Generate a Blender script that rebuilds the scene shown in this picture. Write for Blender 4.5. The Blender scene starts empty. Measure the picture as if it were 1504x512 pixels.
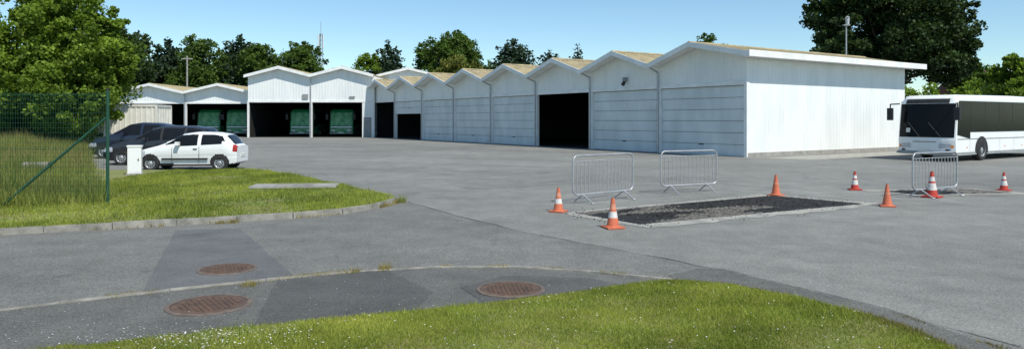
import bpy, math, random
import numpy as np
from mathutils import Vector, Matrix
random.seed(4); rng=np.random.default_rng(7)
scene=bpy.context.scene
scene.view_settings.view_transform='Standard'
scene.view_settings.look='None'
scene.view_settings.exposure=0
COL=scene.collection

# ------------------------------------------------------------ materials
def new_mat(name):
    m=bpy.data.materials.new(name); m.use_nodes=True
    nt=m.node_tree; b=nt.nodes['Principled BSDF']
    return m,nt,b
def N(nt,t,**kw):
    n=nt.nodes.new(t)
    for k,v in kw.items():
        if k in n.inputs: n.inputs[k].default_value=v
        else: setattr(n,k,v)
    return n
def ramp(nt,fac,stops):
    r=nt.nodes.new('ShaderNodeValToRGB'); cr=r.color_ramp
    while len(cr.elements)<len(stops): cr.elements.new(0.5)
    for e,(p,c) in zip(cr.elements,stops):
        e.position=p; e.color=(*c,1) if len(c)==3 else c
    nt.links.new(fac,r.inputs[0]); return r.outputs[0]
def mixc(nt,a,b,fac,mode='MIX'):
    m=nt.nodes.new('ShaderNodeMix'); m.data_type='RGBA'; m.blend_type=mode
    for s,v in ((m.inputs[0],fac),(m.inputs[6],a),(m.inputs[7],b)):
        if hasattr(v,'is_output') or isinstance(v,bpy.types.NodeSocket): nt.links.new(v,s)
        else:
            s.default_value=v if isinstance(v,(int,float)) else (*v,1)
    return m.outputs[2]
def noise(nt,scale,detail=4,rough=.55,vec=None,dist=0):
    n=N(nt,'ShaderNodeTexNoise'); n.inputs['Scale'].default_value=scale
    n.inputs['Detail'].default_value=detail; n.inputs['Roughness'].default_value=rough
    n.inputs['Distortion'].default_value=dist
    if vec is None:
        tc=N(nt,'ShaderNodeTexCoord'); vec=tc.outputs['Object']
    nt.links.new(vec,n.inputs['Vector']); return n.outputs[0]
def pmat(name,c1,c2=None,scale=3,rough=.7,bump=0,metal=0,spec=.4,lo=.35,hi=.65,stretch=None,bdist=.01):
    m,nt,b=new_mat(name)
    b.inputs['Roughness'].default_value=rough; b.inputs['Metallic'].default_value=metal
    b.inputs['Specular IOR Level'].default_value=spec
    if c2 is None: c2=tuple(x*.85 for x in c1)
    tc=N(nt,'ShaderNodeTexCoord'); vec=tc.outputs['Object']
    if stretch:
        mp=N(nt,'ShaderNodeMapping'); mp.inputs['Scale'].default_value=stretch
        nt.links.new(vec,mp.inputs[0]); vec=mp.outputs[0]
    f=noise(nt,scale,vec=vec)
    c=ramp(nt,f,[(lo,c1),(hi,c2)])
    nt.links.new(c,b.inputs['Base Color'])
    if bump:
        bp=N(nt,'ShaderNodeBump'); bp.inputs['Strength'].default_value=bump; bp.inputs['Distance'].default_value=bdist
        nt.links.new(noise(nt,scale*6,vec=vec),bp.inputs['Height']); nt.links.new(bp.outputs[0],b.inputs['Normal'])
    return m
def asphalt(name,base,tone=(1,1,1),var=.25,cracks=True,speck=.5,rough=.85,grain=70,stain=.86,light=1.0):
    m,nt,b=new_mat(name)
    b.inputs['Roughness'].default_value=rough; b.inputs['Specular IOR Level'].default_value=.2
    B=lambda k:tuple(base*k*t for t in tone)
    c=ramp(nt,noise(nt,.17,6,.62),[(.3,B(1-var)),(.7,B(1+var))])
    c2=ramp(nt,noise(nt,1.5,6,.72),[(.3,(.80,.80,.80)),(.7,(1.14,1.14,1.14))])
    c=mixc(nt,c,c2,1.0,'MULTIPLY')
    g=noise(nt,grain,3,.7)
    c3=ramp(nt,g,[(.3,(1-speck,)*3),(.5,(1,1,1)),(.7,(1+speck,1+speck,1+speck))])
    c=mixc(nt,c,c3,1.0,'MULTIPLY')
    st=ramp(nt,noise(nt,.55,4,.6,dist=.5),[(.56,(1,1,1)),(.70,(stain,stain,stain))])
    c=mixc(nt,c,st,1.0,'MULTIPLY')
    fl=ramp(nt,noise(nt,7,5,.75),[(.60,(1,1,1)),(.72,(1.16,1.15,1.12))])
    c=mixc(nt,c,fl,1.0,'MULTIPLY')
    oil=ramp(nt,noise(nt,2.3,2,.4),[(.70,(1,1,1)),(.76,(.80,.80,.80))])
    c=mixc(nt,c,oil,1.0,'MULTIPLY')
    if cracks:
        tc=N(nt,'ShaderNodeTexCoord')
        nv=N(nt,'ShaderNodeTexNoise'); nv.inputs['Scale'].default_value=1.2; nv.inputs['Detail'].default_value=5
        nt.links.new(tc.outputs['Object'],nv.inputs['Vector'])
        va=mixc(nt,tc.outputs['Object'],nv.outputs['Color'],.12,'LINEAR_LIGHT')
        vo=N(nt,'ShaderNodeTexVoronoi',feature='DISTANCE_TO_EDGE'); vo.inputs['Scale'].default_value=.21
        nt.links.new(va,vo.inputs['Vector'])
        cr=ramp(nt,vo.outputs['Distance'],[(.0,(.86,.86,.86)),(.002,(.93,.93,.92)),(.005,(1,1,1))])
        msk=ramp(nt,noise(nt,.15,2),[(.50,(0,0,0)),(.58,(1,1,1))])
        crm=mixc(nt,(1,1,1),cr,msk)
        c=mixc(nt,c,crm,1.0,'MULTIPLY')
    nt.links.new(c,b.inputs['Base Color'])
    bp=N(nt,'ShaderNodeBump'); bp.inputs['Strength'].default_value=.7; bp.inputs['Distance'].default_value=.007
    nt.links.new(g,bp.inputs['Height']); nt.links.new(bp.outputs[0],b.inputs['Normal'])
    return m
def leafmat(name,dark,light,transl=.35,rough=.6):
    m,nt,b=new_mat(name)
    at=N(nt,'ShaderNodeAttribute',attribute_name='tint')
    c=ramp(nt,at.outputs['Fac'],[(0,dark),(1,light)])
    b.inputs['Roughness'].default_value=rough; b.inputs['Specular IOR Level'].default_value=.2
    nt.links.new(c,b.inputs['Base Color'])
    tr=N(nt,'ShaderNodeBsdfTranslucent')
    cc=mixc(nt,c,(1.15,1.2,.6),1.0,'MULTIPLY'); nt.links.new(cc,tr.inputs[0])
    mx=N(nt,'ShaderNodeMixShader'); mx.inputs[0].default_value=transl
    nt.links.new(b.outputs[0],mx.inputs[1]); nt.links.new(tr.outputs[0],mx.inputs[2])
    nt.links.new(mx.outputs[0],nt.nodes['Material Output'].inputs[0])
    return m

M={}
WT=(.99,.995,.915)
M['yard']=asphalt('yard_asphalt',.215,WT,.18,speck=.42,grain=40,stain=.84)
M['road']=asphalt('road_asphalt',.172,WT,.17,speck=.55,grain=55,stain=.84)
M['walk']=asphalt('footpath_asphalt',.125,WT,.2,cracks=False,speck=.55,grain=55)
M['patch']=asphalt('patch_asphalt',.138,(.97,1,1.0),.12,cracks=False,speck=.5)
M['darkpatch']=asphalt('dark_patch_asphalt',.098,(.99,1,.95),.16,cracks=False,speck=.5)
M['fresh']=asphalt('fresh_asphalt',.030,(1,1,1),.3,cracks=False,speck=.5,grain=25)
M['gravel']=asphalt('pit_gravel',.13,(1.06,1,.88),.35,cracks=False,speck=.7,grain=18)
M['tar']=asphalt('tar_seam',.155,WT,.3,cracks=False,speck=.4,grain=12)
M['dust']=pmat('dusty_concrete',(.38,.37,.32),(.25,.248,.225),2.5,.9,.3)
M['white']=pmat('white_cladding',(.83,.845,.82),(.74,.765,.745),1.2,.5,stretch=(1,1,.25))
M['fascia']=pmat('white_fascia',(.85,.85,.83),(.73,.73,.70),1.5,.5)
M['door']=pmat('door_panel',(.70,.74,.735),(.58,.62,.615),1.0,.5,stretch=(1,1,.5))
M['roof']=pmat('fibre_cement_roof',(.42,.35,.20),(.27,.23,.145),1.4,.95,.4)
M['dark']=pmat('interior_painted_shade',(.018,.018,.018),(.010,.010,.010),1,.9)  # near-black base colour stands in for the shade inside the open bays
M['grey']=pmat('grey_metal',(.30,.31,.31),(.24,.25,.25),2,.5)
M['galv']=pmat('galvanised_steel',(.50,.51,.52),(.38,.39,.40),8,.42,metal=.5)
M['green']=pmat('green_coated_steel',(.015,.075,.045),(.012,.06,.036),4,.5)
M['kerb']=pmat('kerb_concrete',(.33,.31,.27),(.17,.165,.14),4,.9,.5)
M['conc']=pmat('concrete',(.36,.35,.32),(.26,.25,.23),3,.9,.5)
M['iron']=pmat('rusty_iron',(.14,.085,.058),(.08,.055,.042),9,.8,.8)
M['ironrim']=pmat('iron_rim',(.18,.14,.11),(.11,.085,.07),9,.8,.5)
M['grassg']=pmat('grass_soil',(.15,.20,.04),(.22,.19,.09),1.7,.95,.8)
M['terrain']=pmat('meadow',(.06,.11,.02),(.10,.14,.035),.4,.95,.5)
M['carwhite']=pmat('white_car_paint',(.82,.83,.82),(.78,.79,.78),1,.28,spec=.6)
M['cardark']=pmat('dark_car_paint',(.028,.032,.040),(.022,.025,.033),1,.25,spec=.6)
M['carblue']=pmat('navy_car_paint',(.018,.026,.05),(.015,.02,.04),1,.25,spec=.6)
M['glass']=pmat('dark_glass',(.012,.014,.016),(.008,.009,.010),1,.10,spec=.25)
M['busglass']=pmat('bus_tinted_glass',(.010,.011,.012),(.006,.007,.008),.7,.16,spec=.12)
M['rubber']=pmat('black_rubber',(.022,.022,.022),(.03,.03,.03),10,.85)
M['rim']=pmat('wheel_alloy',(.45,.46,.47),(.36,.37,.38),6,.4,metal=.5)
M['black']=pmat('black_plastic',(.02,.02,.02),(.03,.03,.03),4,.6)
M['red']=pmat('tail_light_red',(.35,.02,.015),(.25,.015,.01),4,.25)
M['amber']=pmat('amber_marker',(.8,.25,.02),(.7,.2,.02),4,.3)
M['lamp']=pmat('headlamp',(.55,.57,.6),(.35,.37,.4),14,.12,spec=.8)
M['orange']=pmat('faded_orange',(.62,.17,.085),(.50,.13,.065),8,.6)
M['conered']=pmat('cone_red',(.50,.055,.035),(.40,.045,.03),8,.6)
M['conewhite']=pmat('cone_white',(.72,.70,.66),(.55,.52,.48),12,.6)
M['conepale']=pmat('pale_orange',(.64,.28,.18),(.52,.22,.14),8,.6)
M['buswhite']=pmat('bus_white_paint',(.82,.83,.82),(.77,.78,.77),1,.3,spec=.5)
M['busgreen']=pmat('bus_green_paint',(.02,.20,.07),(.015,.15,.05),1,.3)
M['buslight']=pmat('bus_light_panel',(.20,.42,.24),(.03,.22,.085),1.6,.5,spec=.2)
M['bark']=pmat('bark',(.09,.07,.05),(.05,.04,.03),6,.95,.6)
M['contw']=pmat('container_paint',(.70,.68,.60),(.58,.56,.49),2,.6)
M['brick']=pmat('brick_wall',(.32,.22,.16),(.26,.17,.12),5,.9)
M['tile']=pmat('roof_tile',(.16,.08,.06),(.12,.06,.045),5,.9)
M['yellow']=pmat('plate_white',(.7,.7,.62),(.66,.66,.58),2,.5)
L_bright=leafmat('leaf_bright',(.045,.085,.010),(.28,.40,.05),.42)
L_mid=leafmat('leaf_mid',(.024,.050,.009),(.13,.21,.036),.34)
L_dark=leafmat('leaf_dark',(.012,.027,.008),(.066,.11,.028),.25)
L_conif=leafmat('leaf_conifer',(.010,.024,.012),(.045,.08,.036),.12)
L_grass=leafmat('grass_blade',(.12,.17,.025),(.47,.50,.10),.45)
L_tall=leafmat('tall_grass_blade',(.09,.14,.025),(.44,.46,.13),.48)
L_dry=leafmat('dry_weed',(.18,.16,.05),(.50,.40,.17),.35)
M['petal']=pmat('daisy_petal',(.85,.85,.80),(.75,.75,.7),5,.7)

# ------------------------------------------------------------ mesh helpers
class MB:
    def __init__(s): s.v=[];s.f=[];s.m=[];s.ml=[];s.sm=[]
    def mi(s,m):
        m=M[m] if isinstance(m,str) else m
        if m not in s.ml: s.ml.append(m)
        return s.ml.index(m)
    def add(s,vs,fs,m,smooth=False):
        o=len(s.v); s.v+= [tuple(v) for v in vs]; k=s.mi(m)
        for f in fs: s.f.append(tuple(i+o for i in f)); s.m.append(k); s.sm.append(smooth)
    def box(s,x0,x1,y0,y1,z0,z1,m):
        s.add([(x0,y0,z0),(x1,y0,z0),(x1,y1,z0),(x0,y1,z0),(x0,y0,z1),(x1,y0,z1),(x1,y1,z1),(x0,y1,z1)],
              [(0,3,2,1),(4,5,6,7),(0,1,5,4),(1,2,6,5),(2,3,7,6),(3,0,4,7)],m)
    def hexa(s,b,t,m):
        s.add(list(b)+list(t),[(0,3,2,1),(4,5,6,7),(0,1,5,4),(1,2,6,5),(2,3,7,6),(3,0,4,7)],m)
    def cyl(s,p0,p1,r0,r1=None,n=8,m='grey',cap=True,smooth=True):
        r1=r0 if r1 is None else r1
        p0=Vector(p0);p1=Vector(p1);d=(p1-p0)
        if d.length<1e-6:return
        d.normalize(); a=Vector((0,0,1)) if abs(d.z)<.9 else Vector((1,0,0))
        u=d.cross(a).normalized(); w=d.cross(u)
        vs=[]
        for p,r in((p0,r0),(p1,r1)):
            for i in range(n):
                t=2*math.pi*i/n; vs.append(p+u*math.cos(t)*r+w*math.sin(t)*r)
        s.add(vs,[(i,(i+1)%n,n+(i+1)%n,n+i) for i in range(n)],m,smooth)
        if cap: s.add(vs,[tuple(range(n-1,-1,-1)),tuple(range(n,2*n))],m)
    def lathe(s,prof,n,m,axis='z',c=(0,0,0),mats=None):
        c=Vector(c)
        for j in range(len(prof)-1):
            vs=[]
            for (r,h) in (prof[j],prof[j+1]):
                for i in range(n):
                    t=2*math.pi*i/n
                    if axis=='z': vs.append(c+Vector((r*math.cos(t),r*math.sin(t),h)))
                    else: vs.append(c+Vector((r*math.cos(t),h,r*math.sin(t))))
            s.add(vs,[(i,(i+1)%n,n+(i+1)%n,n+i) for i in range(n)],mats[j] if mats else m,True)
    def obj(s,name,parent=None,loc=None,rot=None):
        me=bpy.data.meshes.new(name); me.from_pydata(s.v,[],s.f)
        for m in s.ml: me.materials.append(m)
        me.polygons.foreach_set('material_index',s.m)
        me.polygons.foreach_set('use_smooth',s.sm); me.update()
        o=bpy.data.objects.new(name,me); COL.objects.link(o)
        if parent: o.parent=parent
        if loc: o.location=loc
        if rot is not None: o.rotation_euler=(0,0,rot)
        return o
def empty(name,loc=(0,0,0),rot=0):
    e=bpy.data.objects.new(name,None); COL.objects.link(e); e.location=loc; e.rotation_euler=(0,0,rot)
    e.empty_display_size=.2; return e
def fastmesh(name,V,k,mat,tint=None,parent=None):
    n=len(V)//k
    me=bpy.data.meshes.new(name)
    me.vertices.add(len(V)); me.vertices.foreach_set('co',np.asarray(V,dtype=np.float32).ravel())
    me.loops.add(n*k); me.loops.foreach_set('vertex_index',np.arange(n*k,dtype=np.int32))
    me.polygons.add(n); me.polygons.foreach_set('loop_start',np.arange(0,n*k,k,dtype=np.int32))
    me.polygons.foreach_set('loop_total',np.full(n,k,dtype=np.int32))
    me.update(calc_edges=True)
    if tint is not None:
        a=me.attributes.new('tint','FLOAT','FACE'); a.data.foreach_set('value',np.clip(tint,0,1).astype(np.float32))
    me.materials.append(mat)
    o=bpy.data.objects.new(name,me); COL.objects.link(o)
    if parent:o.parent=parent
    return o
def jag(pts,amp=.04,seg=.25):
    out=[];n=len(pts)
    for i in range(n):
        a=Vector(pts[i]);c=Vector(pts[(i+1)%n]);L=(c-a).length;k=max(1,int(L/seg))
        for j in range(k):
            p=a.lerp(c,j/k); out.append((p.x+random.uniform(-amp,amp),p.y+random.uniform(-amp,amp)))
    return out
def sheet(name,pts,z,mat):
    b=MB(); b.add([(x,y,z) for x,y in pts],[tuple(range(len(pts)))],mat)
    o=b.obj(name)
    if o.data.polygons[0].normal.z<0: o.data.flip_normals()
    return o
def inpoly(P,poly):
    x,y=P[:,0],P[:,1]; c=np.zeros(len(P),bool); n=len(poly)
    for i in range(n):
        x0,y0=poly[i];x1,y1=poly[(i+1)%n]
        if y0==y1: continue
        t=((y0>y)!=(y1>y))&(x<(x1-x0)*(y-y0)/(y1-y0)+x0); c^=t
    return c
def scatter(poly,n,lim=None):
    p=np.array(poly); lo=p.min(0);hi=p.max(0)
    if lim: lo=np.maximum(lo,lim[0]);hi=np.minimum(hi,lim[1])
    out=[];tot=0
    while tot<n:
        q=rng.uniform(lo,hi,(n*2,2)); q=q[inpoly(q,poly)]; out.append(q); tot+=len(q)
        if len(q)==0: break
    return np.concatenate(out)[:n]
def vnoise(P,s,seed=0):
    r=np.random.default_rng(seed); v=np.zeros(len(P))
    for i in range(7):
        a=r.uniform(0,6.28);k=s*r.uniform(.5,2.2);v+=np.sin(k*(P[:,0]*math.cos(a)+P[:,1]*math.sin(a))+r.uniform(0,6.28))
    return .5+v/7*.9
def blades(name,P,h0,h1,w,mat,z=0,lean=.5,seedn=1,tb=0):
    n=len(P)
    zz=z(P) if callable(z) else np.full(n,z)
    pt=vnoise(P,2.2,seedn)
    h=rng.uniform(h0,h1,n)*(.5+1.0*pt)
    a=rng.uniform(0,2*np.pi,n); ww=w*rng.uniform(.6,1.4,n)
    dx=np.cos(a)*ww/2;dy=np.sin(a)*ww/2
    b=rng.uniform(0,2*np.pi,n); l=rng.uniform(0,lean,n)*h
    V=np.zeros((n,3,3))
    V[:,0]=np.stack([P[:,0]-dx,P[:,1]-dy,zz-.005],1)
    V[:,1]=np.stack([P[:,0]+dx,P[:,1]+dy,zz-.005],1)
    V[:,2]=np.stack([P[:,0]+np.cos(b)*l,P[:,1]+np.sin(b)*l,zz+h],1)
    tint=-.02+.5*vnoise(P,1.3,seedn+5)+.40*vnoise(P,6.5,seedn+11)+rng.normal(0,.19,n)+tb
    return fastmesh(name,V.reshape(-1,3),3,mat,tint)

# ------------------------------------------------------------ trees
def foliage(name,blobs,n,size,mat,parent,clump=.30,outer=.45):
    w=np.array([b[3]*b[4]+b[4]*b[5] for b in blobs]); w=w/w.sum()
    Vs=[];Ts=[]
    zmin=min(b[2]-b[5] for b in blobs);zmax=max(b[2]+b[5] for b in blobs)
    for b,wi in zip(blobs,w):
        nb=int(n*wi); R=(b[3]+b[4]+b[5])/3
        k=max(8,int(34*min(2.2,R/1.5)))
        d=rng.normal(size=(k,3)); d/=np.linalg.norm(d,axis=1)[:,None]
        r=rng.uniform(0,1,k)**outer*rng.uniform(.82,1.14,k)
        C=d*r[:,None]*np.array(b[3:6])+np.array(b[:3])
        ct=rng.normal(0,.14,k)
        idx=rng.integers(0,k,nb)
        cs=R*clump*rng.uniform(.6,1.3,k)
        off=rng.normal(size=(nb,3)); off/=np.linalg.norm(off,axis=1)[:,None]
        off*= (rng.uniform(0,1,nb)**.5)[:,None]*cs[idx][:,None]; off[:,2]*=.75
        P=C[idx]+off
        a=rng.normal(size=(nb,3)); a/=np.linalg.norm(a,axis=1)[:,None]
        c=rng.normal(size=(nb,3)); c=np.cross(a,c); c/=np.linalg.norm(c,axis=1)[:,None]
        s=(size*rng.uniform(.55,1.3,nb))[:,None]
        V=np.stack([P-a*s*.5,P+c*s*.36,P+a*s*.5,P-c*s*.36],1)
        Vs.append(V.reshape(-1,3))
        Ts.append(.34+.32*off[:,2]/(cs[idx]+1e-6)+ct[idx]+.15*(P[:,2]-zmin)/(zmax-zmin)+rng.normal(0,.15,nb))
    o=fastmesh(name,np.concatenate(Vs),4,mat,np.concatenate(Ts),parent); return o
def tree(kind,x,y,h,r,mat,n=7000,size=.4,low=.25,blobs=None,nb=7,trunk=.22):
    e=empty(kind,(0,0,0))
    if blobs is None:
        blobs=[]
        cz=h*(low+1)/2; rz=h*(1-low)/2
        blobs.append((x,y,cz,r*.80,r*.80,rz*.86))
        for i in range(nb):
            a=i*2.4+random.random(); f=random.uniform(-.75,.85)
            rr=r*.64*math.sqrt(max(.1,1-f*f))
            q=r*random.uniform(.36,.52)
            blobs.append((x+math.cos(a)*rr,y+math.sin(a)*rr,cz+f*rz*.72,q,q,q*random.uniform(.8,1.1)))
        blobs.append((x+random.uniform(-.2,.2)*r,y,h-r*.36,r*.46,r*.46,r*.38))
    foliage('crown',blobs,n,size,mat,e)
    b=MB(); top=Vector((x,y,h*.75))
    b.cyl((x,y,-.1),(x+.1,y,h*.3),trunk*1.3,trunk,9,'bark'); b.cyl((x+.1,y,h*.3),top,trunk,trunk*.25,8,'bark')
    for bl in blobs[1:]:
        st=Vector((x+.1,y,h*random.uniform(.2,.5))); en=Vector(bl[:3])
        mid=(st+en)/2+Vector((0,0,-.05*h))
        b.cyl(st,mid,trunk*.45,trunk*.28,6,'bark'); b.cyl(mid,en,trunk*.28,trunk*.08,6,'bark')
    b.obj('trunk',e); return e
def conifer(kind,x,y,h,r,mat,n=6000,size=.35,low=.12,pw=.8,trunk=.2):
    e=empty(kind); blobs=[]
    lv=12
    for i in range(lv):
        f=i/(lv-1); z=h*(low+(1-low)*f*.95); R=r*(1-f)**pw*random.uniform(.85,1.12)+.18*r
        m=max(1,int(6*(1-f)+2))
        for j in range(m):
            a=j*2*math.pi/m+i*1.3+random.random()*.6; rr=R*.55*random.uniform(.7,1.3) if m>1 else 0
            blobs.append((x+math.cos(a)*rr,y+math.sin(a)*rr,z+random.uniform(-.2,.2),R*.52,R*.52,h*.052))
        blobs.append((x,y,z,R*.6,R*.6,h*.06))
    foliage('crown',blobs,n,size,mat,e,clump=.46)
    b=MB(); b.cyl((x,y,-.1),(x,y,h*.97),trunk,.04,8,'bark')
    for bl in blobs[::2]: b.cyl((x,y,bl[2]-.1),(bl[0],bl[1],bl[2]+.01),.06,.02,5,'bark')
    b.obj('trunk',e); return e

# ------------------------------------------------------------ ground
sheet('ground_terrain',[(-900,-300),(900,-300),(900,1500),(-900,1500)],0,'terrain')
sheet('yard_asphalt',[(-52,-8),(60,-8),(60,100),(-52,100)],.004,'yard')
sheet('road',[(-30,-6),(4.6,-6),(4.24,5.86),(3.25,7.9),(2.24,9.41),(.09,12.0),(-1.3,14.2),(-2.37,16.2),(-4,15),(-8.4,12.5),(-30,5)],.008,'road')
kerbline=[(-14,1.1),(-8,5.07),(-5.07,7.0),(-4.07,7.66),(-2.89,8.30),(-2.26,8.63),(-1.56,8.94),(-.89,9.06),(-.02,9.06),(.83,8.82),(1.46,8.55),(1.9,8.3)]
lawn=[(-9,2.2),(-5.2,5.0),(-3.67,5.86),(-3.32,5.93),(-2.56,6.31),(-1.68,6.65),(-.36,7.16),(.72,7.69),(1.37,8.03),(1.84,8.2),(2.39,8.07),(2.89,7.54),(3.32,6.93),(3.53,6.35),(3.6,5.8),(3.6,-4),(-9,-4)]
sheet('footpath',kerbline+[(1.84,8.15),(1.37,8.03),(.72,7.69),(-.36,7.16),(-1.68,6.65),(-2.56,6.31),(-3.32,5.93),(-5.2,5.0),(-9,2.2),(-14,-1.5)],.014,'walk')
sheet('asphalt_patch',jag([(-5.75,12.1),(-4.7,12.25),(-2.62,8.52),(-3.0,8.34),(-4.05,7.76)],.012),.012,'patch')
sheet('footpath_patch',jag([(-2.75,8.32),(-1.58,8.88),(-.86,7.75),(-.95,6.98),(-1.68,6.7),(-2.35,6.42)],.012),.018,'darkpatch')
sheet('footpath_patch',jag([(-.60,7.95),(-.1,8.55),(.9,8.4),(1.2,8.1),(.72,7.78),(-.3,7.28)],.02),.018,'darkpatch')
sheet('gutter_strip',jag([(2.35,8.98),(2.65,8.98),(3.75,7.1),(4.15,5.4),(3.66,5.4),(3.4,6.95),(2.98,7.6),(2.45,8.2),(1.95,8.35),(1.9,8.6)],.02),.012,'walk')
sheet('lawn_soil',lawn,.03,'grassg')
yb=asphalt('yard_band',.195,WT,.16,speck=.4,grain=40); yl=asphalt('yard_worn',.24,WT,.16,speck=.3,cracks=False,grain=40)
sheet('yard_patch',jag([(-16,58),(6,40),(8,37.5),(-10,46),(-20,58)],.2,1.5),.008,yb)
sheet('concrete_apron',[(12.4,34.6),(25,43.2),(27,42),(14,33.0)],.008,'dust')
sheet('yard_patch',jag([(9,11.2),(30,13.5),(30,17.4),(14.5,16.7),(11.4,15.2)],.03),.008,asphalt('yard_dark_band',.172,(.98,1,.96),.14,speck=.45))
sheet('yard_patch',jag([(-1.2,19),(3.4,21.5),(2.6,24.5),(-2.2,22)],.08,.4),.008,yb)
sheet('yard_patch',jag([(-7,32),(2,28),(4,30),(-6,36)],.15,.6),.008,yl)
def seam(name,pts,w,z=.012):
    b=MB(); P=[]
    for i in range(len(pts)-1):
        a=Vector(pts[i]);c=Vector(pts[i+1]);k=max(2,int((c-a).length/.35))
        for j in range(k): P.append(a.lerp(c,j/k)+Vector((random.gauss(0,.02),random.gauss(0,.02))))
    P.append(Vector(pts[-1])); vs=[];fs=[]
    for i,p in enumerate(P):
        d=(P[min(i+1,len(P)-1)]-P[max(i-1,0)]).normalized(); n=Vector((-d.y,d.x)); q=w*random.uniform(.3,1.3)/2
        vs+= [(p.x+n.x*q,p.y+n.y*q,z),(p.x-n.x*q,p.y-n.y*q,z)]
    for i in range(len(P)-1): fs.append((2*i+1,2*i+3,2*i+2,2*i))
    b.add(vs,fs,'tar'); return b.obj(name)
seam('tar_seam',[(-2.4,16.3),(-1.3,14.3),(.09,12.05),(2.24,9.45),(3.25,7.95),(4.24,5.9)],.03,.0125)
seam('tar_seam',[(-14,30),(-6,27),(2,24.5),(9,20.5),(22,21)],.035)

def kerb(name,pts,w,h,seg=1.0,z0=0,mat='kerb'):
    P=[Vector((*p,0)) for p in pts]; S=[0]
    for i in range(len(P)-1): S.append(S[-1]+(P[i+1]-P[i]).length)
    def at(s):
        for i in range(len(P)-1):
            if s<=S[i+1]+1e-9:
                t=(s-S[i])/(S[i+1]-S[i]); return P[i].lerp(P[i+1],t)
        return P[-1].copy()
    n=max(1,round(S[-1]/seg)); b=MB(); g=.004
    for i in range(n):
        a=at(S[-1]*i/n+g);c=at(S[-1]*(i+1)/n-g); d=(c-a).normalized(); nn=Vector((-d.y,d.x,0))
        hh=h+random.uniform(-.006,.006); ww=w/2
        jit=random.uniform(-.006,.006)*nn; a=a+jit;c=c+jit
        bt=[a-nn*ww,c-nn*ww,c+nn*ww,a+nn*ww]
        tp=[a-nn*(ww-.012)+Vector((0,0,hh)),c-nn*(ww-.012)+Vector((0,0,hh)),c+nn*(ww-.012)+Vector((0,0,hh)),a+nn*(ww-.012)+Vector((0,0,hh))]
        b.hexa([v+Vector((0,0,z0-.05)) for v in bt],[v+Vector((0,0,z0)) for v in tp],mat)
    return b.obj(name)
kerb('path_kerb',kerbline,.09,.026,1.0)
isl=[(-30,2.5),(-14,9.3),(-8.40,11.62),(-7.06,12.2),(-5.61,12.9),(-4.31,13.5),(-3.44,14.2),(-2.95,15.0),(-2.72,15.7),(-2.68,16.3),(-2.9,16.9),(-3.54,17.8),(-4.88,19.8),(-6.74,22.5),(-8.6,25.0),(-9.6,25.4)]
kerb('island_kerb',isl[:12],.14,.115,1.0)
sheet('island_grass_soil',isl+[(-14.5,25.4),(-30,40)],.09,'grassg')
bk=MB()
for i in range(9,len(isl)-1):
    a,c=isl[i],isl[i+1]; bk.add([(a[0],a[1],0),(c[0],c[1],0),(c[0],c[1],.09),(a[0],a[1],.09)],[(0,1,2,3)],'grassg')
bk.add([(-9.6,25.4,0),(-14.5,25.4,0),(-14.5,25.4,.09),(-9.6,25.4,.09)],[(0,1,2,3)],'grassg')
bk.obj('island_edge')
slab=MB(); slab.box(-1.1,1.1,-.42,.42,0,.05,'conc'); slab.box(-.5,.45,-.36,.36,.05,.058,'kerb'); slab.obj('concrete_slab',loc=(-5.75,18.8,.11),rot=.12)

bankpoly=[(-8.9,15.45),(-13,22),(-15.6,26.3),(-20.8,35),(-30,50),(-70,70),(-70,-2),(-30,5),(-14,13.2)]
def bankz(P):
    x,y=P[:,0],P[:,1]
    d=( -.563*y - x)*.87+.0
    d2=(y-(15.3+.32*(x+8.9)))
    f=np.clip(np.minimum(d,d2)/5.0,0,1); f=f*f*(3-2*f)
    return .08+.50*f+.16*f*(vnoise(P,.5,3)-.5)+np.clip((y-24)/40,0,1)*.45
gx=np.linspace(-70,-8,125);gy=np.linspace(-2,70,121)
GX,GY=np.meshgrid(gx,gy); G=np.stack([GX.ravel(),GY.ravel()],1); Z=bankz(G)
inside=inpoly(G,bankpoly)
b=MB(); vs=[(G[i,0],G[i,1],Z[i]) for i in range(len(G))]; fs=[]
nx=len(gx)
for j in range(len(gy)-1):
    for i in range(nx-1):
        q=(j*nx+i,j*nx+i+1,(j+1)*nx+i+1,(j+1)*nx+i)
        if all(inside[k] for k in q): fs.append(q)
b.add(vs,fs,'grassg',True); b.obj('grass_bank')
b=MB(); b.cyl((-.35,0,0),(.35,.1,0),.15,n=16,m='kerb'); b.cyl((.352,.1,0),(.36,.1,0),.12,n=16,m='black'); b.obj('drain_pipe',loc=(-14.0,20.8,.50))

# grass
P=scatter(lawn,165000,((-4.6,5.2),(3.7,8.3)))
keep=rng.uniform(0,1,len(P))<(.40+.85*vnoise(P,3.1,8)); P=P[keep]
blades('lawn_grass',P,.014,.036,.008,L_grass,.03,1.1,1,.06)
P=scatter(lawn,5000,((-4.6,5.2),(3.7,8.3))); P=P[vnoise(P,4.5,21)>.56]
blades('lawn_tufts',P,.04,.08,.008,L_grass,.03,1.0,2,-.06)
P=scatter(lawn,11000,((-4.6,5.2),(3.7,8.3))); P=P[vnoise(P,5.5,23)>.48]
blades('dry_grass',P,.02,.04,.006,L_dry,.03,1.2,3,-.1)
def along(pts,n,sp):
    out=[]
    for _ in range(n):
        i=random.randrange(len(pts)-1); t=random.random()
        out.append((pts[i][0]*(1-t)+pts[i+1][0]*t+random.gauss(0,sp),pts[i][1]*(1-t)+pts[i+1][1]*t+random.gauss(0,sp)))
    return np.array(out)
A=along(lawn[1:15],14000,.05); A=A[vnoise(A,5,41)>.42]; blades('lawn_edge_grass',A,.015,.04,.008,L_grass,.016,1.1,4,0)
islp=isl+[(-14.5,25.4),(-30,40)]
P=scatter(islp,130000,((-12,11),(-2.5,25.5)))
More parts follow.
